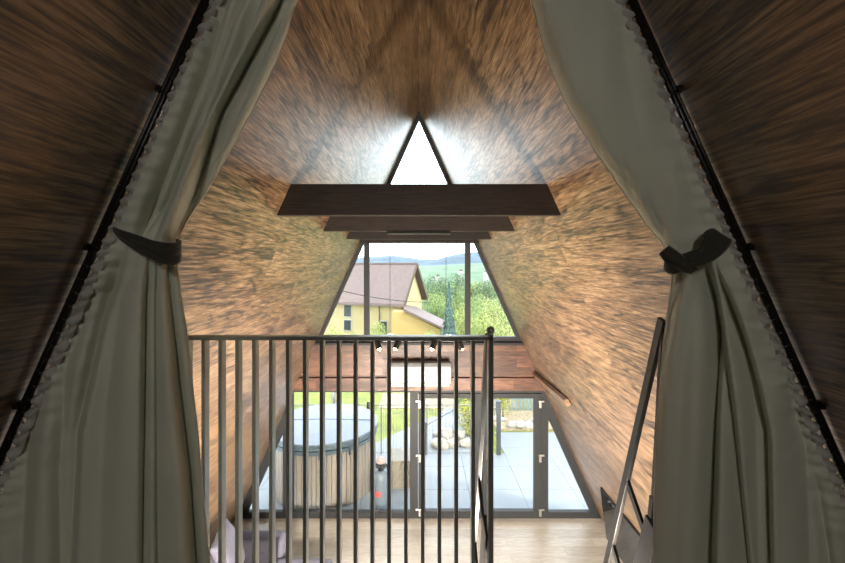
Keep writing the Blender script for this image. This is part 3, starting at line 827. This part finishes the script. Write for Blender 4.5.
# mesh fence, panel by panel
FY = 9.0
def fence_panel(x0, x1, label):
    e = empty('wire_fence', (x0, FY, GZ)); tag(e, label, 'fence', 'wire mesh fence panels')
    m = MB(); x = x0+.05
    while x < x1-.03:
        m.bar((x, FY, GZ+.03), (x, FY, .98), .005, .005, up=(0,1,0)); x += .075
    for z in (GZ+.04, .42, .80): m.bar((x0, FY, z), (x1, FY, z), .006, .006)
    m.build('wire_mesh', M['wire'], e)
    m = MB(); m.tube([(x0, FY, .99), (x1, FY, .99)], .012, 8); m.build('top_rail', M['wire'], e)
    m = MB(); m.box((x0-.014, FY-.014, GZ), (x0+.014, FY+.014, 1.0)); m.build('post', M['wire'], e)
for i, lab in enumerate(('wire mesh fence panel beyond the left edge of the hot tub', 'wire mesh fence panel hidden mostly behind the hot tub cover',
        'wire mesh fence panel between hot tub and door mullion', 'wire mesh fence panel seen through the left door leaf, with shrub and stones behind')):
    xx = (-5.6, -3.2, -.85, .18)[i]; x2 = (-3.2, -.85, .18, 1.72)[i]
    fence_panel(xx, x2, lab)
m = MB(); m.box((1.745, FY-.045, GZ), (1.835, FY+.045, 1.06)); m.box((1.735, FY-.055, 1.06), (1.845, FY+.055, 1.08))
o = m.build('fence_post', M['post'], bevel=.004); tag(o, 'dark grey square post ending the wire fence, seen through the right door leaf', 'post')
m = MB(); m.bar((.15, 8.93, .62), (.15, 8.93, GZ+.02), .03, .03, up=(0,1,0)); m.bar((.15, 8.93, .55), (.84, 8.95, .93), .012, .012)
o = m.build('gate_stay', M['post']); tag(o, 'thin slanting metal stay on a short post at the wire fence', 'gate stay')
# slatted screen right
sc_ = empty('slatted_screen', (2.4, 11.7, GZ)); tag(sc_, 'pale blue grey slatted fence beyond the stone bed, upper right of the door', 'fence')
m = MB(); x = 1.2
while x < 6.5: m.box((x, 11.68, GZ), (x+.075, 11.70, 1.5)); x += .115
m.build('slats', M['slat'], sc_)
m = MB()
for z in (.2, 1.3): m.box((1.2, 11.70, z), (6.5, 11.74, z+.07))
m.build('rails', M['slat'], sc_)
# stones
def rock(c, r, seed):
    m = MB(); bmesh.ops.create_icosphere(m.bm, subdivisions=3, radius=1)
    for v in m.bm.verts:
        n_ = noise.noise(v.co*1.3+Vector((seed, seed*2, 0)))*.35+noise.noise(v.co*3.5+Vector((seed, 0, 0)))*.12
        v.co = Vector((v.co.x*r[0], v.co.y*r[1], v.co.z*r[2]))*(1+n_)+Vector(c)
    o = m.build('garden_stone', M['rock'], smooth=True); return o
spots = [(.50,9.35,.22,.14), (.68,9.72,.17,.20), (.80,9.4,.15,.12), (.95,9.8,.18,.16), (.55,9.9,.2,.15), (1.1,9.4,.16,.12)]
for i, (x, y, r, h) in enumerate(spots):
    o = rock((x, y, GZ+h*.5), (r, r*.8, h), i*3.3)
    tag(o, 'pale stone in the rockery behind the wire fence, at the foot of the golden shrub', 'stone', 'rockery stones behind the wire fence')
i = 0
x = 2.1
while x < 5.2:
    r = R.uniform(.10, .19)
    o = rock((x, 10.5+R.uniform(-.1,.7), GZ+r*.5), (r, r*.8, r*.8), 40+i)
    tag(o, 'rounded brownish stone in the bed along the pale slatted fence', 'stone', 'stones in the bed before the slatted fence'); x += r*1.5; i += 1
m = MB(); m.box((2.0, 10.32, GZ-.1), (6.5, 11.6, GZ+.03)); o = m.build('planting_bed', M['gravel']); tag(o, 'brown gravel bed between patio and slatted fence', 'gravel', kind='stuff')

# leafy plants
def crown_mesh(name, n, blobs, leaf, mt, seed, squash=1.0, conifer=False):
    rr = random.Random(seed); bm = bmesh.new()
    for _ in range(n):
        if conifer:
            t = rr.random()**.8; a = rr.uniform(0, 2*PI); rad = (1-t)*.36*(1-.35*((t*11) % 1))*rr.uniform(.55, 1)
            p = Vector((rad*math.cos(a), rad*math.sin(a), .12+t*.88-rad*.12))
            nrm = Vector((math.cos(a), math.sin(a), rr.uniform(-.5,.6)))
        else:
            c, r = rr.choice(blobs)
            d = Vector((rr.gauss(0,1), rr.gauss(0,1), rr.gauss(0,1))).normalized()
            p = Vector(c)+d*r*rr.uniform(.65, 1.0)*(1+.25*noise.noise(d*2.5+Vector(c)*5)); nrm = d
        nrm = (nrm+Vector((rr.uniform(-.8,.8), rr.uniform(-.8,.8), rr.uniform(-.3,1)))).normalized()
        x = nrm.orthogonal().normalized(); y = nrm.cross(x); a = rr.uniform(0, 2*PI)
        x, y = x*math.cos(a)+y*math.sin(a), y*math.cos(a)-x*math.sin(a)
        l = leaf*rr.uniform(.6, 1.3)
        vs = [bm.verts.new(p+x*l*u+y*l*.55*v) for u, v in ((-1,0), (-.2,.9), (1,0), (-.2,-.9))]
        bm.faces.new(vs)
    me = bpy.data.meshes.new(name); bm.to_mesh(me); bm.free(); me.materials.append(mt); return me
def blobset(seed, n=9):
    rr = random.Random(seed); out = []
    for i in range(n):
        a = rr.uniform(0, 2*PI); q = rr.uniform(0, .28)
        out.append(((q*math.cos(a), q*math.sin(a), rr.uniform(.38, .8)), rr.uniform(.14, .24)))
    return out
crowns = {}
for k, mk in (('A','leafA'), ('Y','leafY'), ('B','leafB'), ('C','leafC')):
    crowns[k] = [crown_mesh('crown_'+k, 2600, blobset(hash(k) % 1 + i*7+ord(k)), .020, M[mk], i+ord(k)) for i in range(2)]
crowns['S'] = [crown_mesh('crown_spruce', 3600, None, .022, M['leafS'], 3, conifer=True)]
def trunk_mesh():
    m = MB(); m.tube([(0,0,-.02), (.01,.0,.25), (0,.01,.45), (.0,0,.7)], [.03,.024,.018,.008], 8)
    for a in range(4):
        m.tube([(0,0,.35+a*.05), (.12*math.cos(a*1.7), .12*math.sin(a*1.7), .52+a*.05)], [.012,.005], 6)
    bmesh.ops.recalc_face_normals(m.bm, faces=m.bm.faces)
    me = bpy.data.meshes.new('trunk'); m.bm.to_mesh(me); m.bm.free(); me.materials.append(M['bark']); return me
TM = trunk_mesh()
def gz(y):
    ys = [13.4, 15, 17, 20, 24, 28, 34, 42, 55, 75, 110, 170, 260]; zs = [GZ-.03, -.5, -1.5, -3, -4.5, -5.2, -5.6, -6, -7, -8, -10, -12, -14]
    return GZ-.03 if y < 13.4 else interp(list(zip(ys, zs)), y)
def tree(name, kind, x, y, top, width, label, cat, group=None, base=None):
    b = gz(y)-.1 if base is None else base
    h = top-b
    e = empty(name, (x, y, b)); tag(e, label, cat, group)
    e.rotation_euler.z = 0
    me = crowns[kind][R.randrange(len(crowns[kind]))]
    o = bpy.data.objects.new('crown', me); C.objects.link(o); o.parent = e; o.scale = (width, width, h); o.rotation_euler.z = R.uniform(0, 6)
    t = bpy.data.objects.new('trunk', TM); C.objects.link(t); t.parent = e; t.scale = (min(h,width)*.9,)*2+(h,)
    return e
# shrubs near the door and at the fence
tree('golden_shrub', 'Y', 1.25, 10.05, .80, 1.2, 'golden green shrub among pale stones behind the wire fence', 'shrub', base=GZ-.35)
tree('golden_shrub', 'Y', 2.32, 11.1, 1.35, 1.0, 'tall yellow green shrub beside the fence post, before the slatted fence', 'shrub', base=GZ-.2)
tree('garden_shrub', 'B', 1.35, 11.4, .9, .8, 'small mid green shrub at the top of the garden path', 'shrub', base=GZ-.2)
tree('garden_shrub', 'A', 4.6, 11.0, .9, 1.2, 'low green shrub seen through the right triangular pane', 'shrub', base=GZ-.2)
tree_defs = [
 # px of centre, distance, py of top, width in px, kind, label
 (339, 17.5, 322, 26, 'A', 'yellow green bush at the lower left corner of the gable window'),
 (360, 20.3, 326, 22, 'B', 'low green bush in front of the yellow house, beside the left window mullion'),
 (384, 22.5, 311, 22, 'A', 'small young tree standing before the yellow house wall'),
 (404, 18.0, 329, 24, 'A', 'low yellow green bush right of the young tree'),
 (428, 20.0, 324, 30, 'A', 'light green bush below the lean-to roof'),
 (449, 25.0, 284, 22, 'S', 'blue green spruce right of the neighbouring house'),
 (436, 44.0, 286, 26, 'B', 'mid green tree directly right of the house gable'),
 (464, 28.5, 298, 34, 'A', 'yellow green tree beside the spruce, behind the right mullion'),
 (484, 22.0, 302, 34, 'A', 'bright tree right of the right window mullion'),
 (503, 18.5, 312, 34, 'A', 'light green tree in the lower right corner of the gable window'),
 (520, 22.0, 318, 30, 'B', 'mid green tree cut off by the right slope of the gable window'),
 (444, 60.0, 277, 30, 'C', 'darker tree far behind the house, left of the spruce tip'),
 (462, 52.0, 280, 30, 'B', 'distant green tree just right of the spruce tip'),
 (480, 46.0, 281, 30, 'B', 'distant green tree right of the right mullion'),
 (494, 36.0, 290, 30, 'A', 'yellow green tree halfway down the right window pane'),
 (432, 75.0, 274, 24, 'C', 'small dark tree beside the roof verge of the house'),
 (456, 90.0, 272, 26, 'C', 'dark far tree on the valley edge between spruce and mullion'),
 (474, 85.0, 273, 26, 'B', 'far green tree on the valley edge at the right mullion'),
 (490, 70.0, 277, 28, 'C', 'dark far tree on the valley edge in the right pane'),
 (505, 60.0, 281, 30, 'B', 'distant tree nearest the sloping frame of the right pane'),
 (424, 38.0, 298, 18, 'B', 'green bush at the foot of the house gable wall'),
 (440, 49.0, 290, 26, 'A', 'yellow green tree between lean-to roof and spruce'),
 (474, 34.5, 292, 28, 'B', 'green tree behind the right mullion, middle height'),
 (325, 19.0, 330, 24, 'B', 'green bush at the far left corner of the gable window'),
 (534, 26.0, 318, 30, 'C', 'dark tree outside beyond the right slope'),
]
for px, d, py, wpx, kd, lab in tree_defs:
    tp = P(px, py, d)
    tree('spruce_tree' if kd == 'S' else ('garden_bush' if 'bush' in lab else 'leafy_tree'), kd, tp.x, d, tp.z, wpx/F*d/.62 if kd != 'S' else wpx/F*d*2.6, lab, 'tree' if 'bush' not in lab else 'bush', 'trees and bushes beyond the lawn')

# neighbouring house
hs = empty('neighbour_house', (-4, 33, -5.5)); tag(hs, 'yellow house with a large brown roof beyond the garden', 'house')
E1 = Vector((-1.05, 30, 0)); E2 = Vector((.79, 35.1, 0)); gd = (E2-E1).normalized(); W = (E2-E1).length
ax = Vector((-gd.y, gd.x, 0)); ax = ax if ax.x < 0 else -ax
Ls = 13.0
def hp(a, w, z): return E1+ax*a+gd*w+Vector((0, 0, z))
ez, rz_ = 1.0, 4.08
def hexa(m, pts):
    vs = [m.bm.verts.new(p) for p in pts]
    for f in ((0,1,2,3), (7,6,5,4), (0,4,5,1), (1,5,6,2), (2,6,7,3), (3,7,4,0)): m.bm.faces.new([vs[i] for i in f])
m = MB(); i_ = .45
hexa(m, [hp(i_,i_,-6), hp(Ls,i_,-6), hp(Ls,W-i_,-6), hp(i_,W-i_,-6), hp(i_,i_,ez+.25), hp(Ls,i_,ez+.25), hp(Ls,W-i_,ez+.25), hp(i_,W-i_,ez+.25)])
vs = [m.bm.verts.new(p) for p in (hp(i_,i_,ez+.2), hp(i_,W-i_,ez+.2), hp(i_,W/2,rz_-.12), hp(Ls,i_,ez+.2), hp(Ls,W-i_,ez+.2), hp(Ls,W/2,rz_-.12))]
for f in ((0,1,2), (3,5,4), (0,2,5,3), (1,4,5,2), (0,3,4,1)): m.bm.faces.new([vs[i] for i in f])
m.build('wall', M['stucco'], hs)
for sd_, w0 in ((0, 0), (1, W)):
    m = MB(); a, b = hp(0, w0, ez), hp(0, W/2, rz_)
    c, d = hp(Ls+.4, w0, ez), hp(Ls+.4, W/2, rz_)
    up = Vector((0, 0, .14))
    hexa(m, [a, c, d, b, a+up, c+up, d+up, b+up]); m.build('roof_slope', M['roof'], hs)
m = MB(); m.bar(hp(0,W/2,rz_+.14), hp(Ls+.4,W/2,rz_+.14), .25, .1); m.build('ridge_cap', M['roof'], hs)
m = MB(); m.bar(hp(.02,0,ez+.05), hp(.02,W/2,rz_+.05), .06, .26, up=(0,0,1)); m.bar(hp(.02,W,ez+.05), hp(.02,W/2,rz_+.05), .06, .26); m.build('verge_board', M['bark'], hs)
m = MB(); m.bar(hp(0,-.05,ez), hp(Ls,-.05,ez), .12, .12); m.build('gutter', M['roof'], hs)
for a, z0_, z1_ in ((4.75, -.05, .85), (4.75, -1.15, -.35), (1.6, -1.3, -.3), (7.6, -.05, .85)):
    m = MB(); hexa(m, [hp(a,i_-.06,z0_-.06), hp(a+.75,i_-.06,z0_-.06), hp(a+.75,i_+.02,z0_-.06), hp(a,i_+.02,z0_-.06), hp(a,i_-.06,z1_+.06), hp(a+.75,i_-.06,z1_+.06), hp(a+.75,i_+.02,z1_+.06), hp(a,i_+.02,z1_+.06)])
    f = m.build('window', M['trim'], hs)
    m = MB(); hexa(m, [hp(a+.07,i_-.08,z0_), hp(a+.68,i_-.08,z0_), hp(a+.68,i_-.05,z0_), hp(a+.07,i_-.05,z0_), hp(a+.07,i_-.08,z1_), hp(a+.68,i_-.08,z1_), hp(a+.68,i_-.05,z1_), hp(a+.07,i_-.05,z1_)])
    m.build('pane', M['pane'], f)
m = MB(); m.tube([hp(2.3,i_-.1,ez), hp(2.3,i_-.1,-4)], .05, 8); m.build('downpipe', M['roof'], hs)
# lean-to
m = MB(); m.prism([(-1.9, -6), (1.5, -6), (1.5, -.5), (-.9, .72), (-1.9, .72)], 28.6, 31.5); m.build('lean_to_wall', M['stucco2'], hs)
m = MB(); m.prism([(-1.1, .85), (2.1, -.68), (2.1, -.52), (-1.1, 1.0)], 28.3, 33.5); m.build('lean_to_roof', M['roof'], hs)
# overhead cable
m = MB(); a, b = P(320, 285, 20), P(432, 302, 27)
m.tube([a+(b-a)*t+Vector((0,0,-.25*4*t*(1-t))) for t in [i/16 for i in range(17)]], .022, 6)
o = m.build('overhead_cable', M['black']); tag(o, 'thin black overhead cable crossing in front of the brown roof', 'cable')
# distant houses in the valley
for i, (px, py, d) in enumerate(((438,276,110), (433,278,95), (461,271,170), (486,272,170))):
    c = P(px, py, d); w = d*.006
    e = empty('distant_house', (c.x, d, c.z-w)); tag(e, ('tiny pale house among far trees right of the brown roof', 'tiny pale house just below another in the far trees', 'tiny far house in the valley between spruce and mullion', 'tiny far house in the valley in the right pane')[i], 'house', 'tiny far houses in the valley')
    m = MB(); m.box((c.x-w, d, c.z-9), (c.x+w, d+w*1.5, c.z)); m.build('wall', M['trim'], e)
    m = MB(); m.prism([(c.x-w*1.15, c.z), (c.x+w*1.15, c.z), (c.x, c.z+w*.8)], d-.1, d+w*1.6); m.build('roof', M['roof'], e)

# ------------------------------------------------------------------ light
sc = bpy.context.scene
w = bpy.data.worlds.new('sky'); sc.world = w; w.use_nodes = True
N, L = w.node_tree.nodes, w.node_tree.links
bg = N['Background']
tc = N.new('ShaderNodeTexCoord'); sp = N.new('ShaderNodeSeparateXYZ'); L.new(tc.outputs['Generated'], sp.inputs[0])
r = N.new('ShaderNodeValToRGB'); e = r.color_ramp.elements
e[0].position = .0; e[0].color = (.84,.94,1.0,1); e[1].position = .55; e[1].color = (.30,.38,.50,1)
L.new(sp.outputs[2], r.inputs['Fac'])
n = N.new('ShaderNodeTexNoise'); n.inputs['Scale'].default_value = 2.2; n.inputs['Detail'].default_value = 6
mp = N.new('ShaderNodeMapping'); mp.inputs['Scale'].default_value = (1,1,3.5); L.new(tc.outputs['Generated'], mp.inputs['Vector']); L.new(mp.outputs[0], n.inputs['Vector'])
cr = N.new('ShaderNodeValToRGB'); cr.color_ramp.elements[0].position = .42; cr.color_ramp.elements[1].position = .68
L.new(n.outputs['Fac'], cr.inputs['Fac'])
mx = N.new('ShaderNodeMix'); mx.data_type = 'RGBA'; L.new(cr.outputs['Color'], mx.inputs[0]); L.new(r.outputs['Color'], mx.inputs[6]); mx.inputs[7].default_value = (.8,.84,.9,1)
L.new(mx.outputs[2], bg.inputs['Color']); bg.inputs['Strength'].default_value = 9

def light(name, kind, loc, energy, color=(1,1,1), size=.1, dirv=None, **kw):
    l = bpy.data.lights.new(name, kind); l.energy = energy; l.color = color
    o = bpy.data.objects.new(name, l); C.objects.link(o); o.location = loc
    if kind in ('POINT', 'SPOT'): l.shadow_soft_size = size
    if kind == 'AREA': l.size = size
    for k, v in kw.items(): setattr(l, k, v)
    if dirv is not None: o.rotation_euler = Vector(dirv).to_track_quat('-Z', 'Y').to_euler()
    return o
light('sun', 'SUN', (0,0,10), 4, (1,.95,.86), dirv=(-.5,.45,-.9), angle=.05)
for p, d in bulbs: light('spot_bulb', 'SPOT', p, 18, (1,.72,.40), .03, d, spot_size=2.1, spot_blend=.6)
for x in (-.9, .9): light('slope_fill', 'AREA', (x*.9, 1.58, 1.66), 500, (1,.92,.79), .95, (-x*1.1,.75,.30), shape='DISK')  # added pair out of view, brightens the sloping walls
# unseen area lights added as fill, below the loft and behind the camera
light('under_loft_fill', 'AREA', (-1.0, .9, 2.33), 1100, (1,.93,.83), .5, (0,.35,-1), shape='DISK')
light('under_loft_fill', 'AREA', (1.0, .9, 2.33), 1100, (1,.93,.83), .5, (0,.35,-1), shape='DISK')
light('loft_fill', 'AREA', (0, -2.6, 5.55), 22, (1,.95,.86), .4, (0,.8,-.6), shape='DISK')  # added fill for the curtain fronts

cam = bpy.data.cameras.new('camera'); co = bpy.data.objects.new('camera', cam); C.objects.link(co)
co.location = (0, 0, EYE); co.rotation_euler = (PI/2, 0, 0)
cam.sensor_width = 36; cam.lens = F/845*36; cam.shift_x = 3.5/845; cam.shift_y = -17.5/845
cam.clip_start = .02; cam.clip_end = 4000
sc.camera = co
sc.view_settings.view_transform = 'Standard'; sc.view_settings.look = 'None'; sc.view_settings.gamma = 1; sc.view_settings.exposure = 0
try: sc.view_settings.use_curve_mapping = False
except Exception: pass
sc.cycles.max_bounces = 8; sc.cycles.transparent_max_bounces = 12; sc.cycles.use_denoising = True
sc.cycles.diffuse_bounces = 5
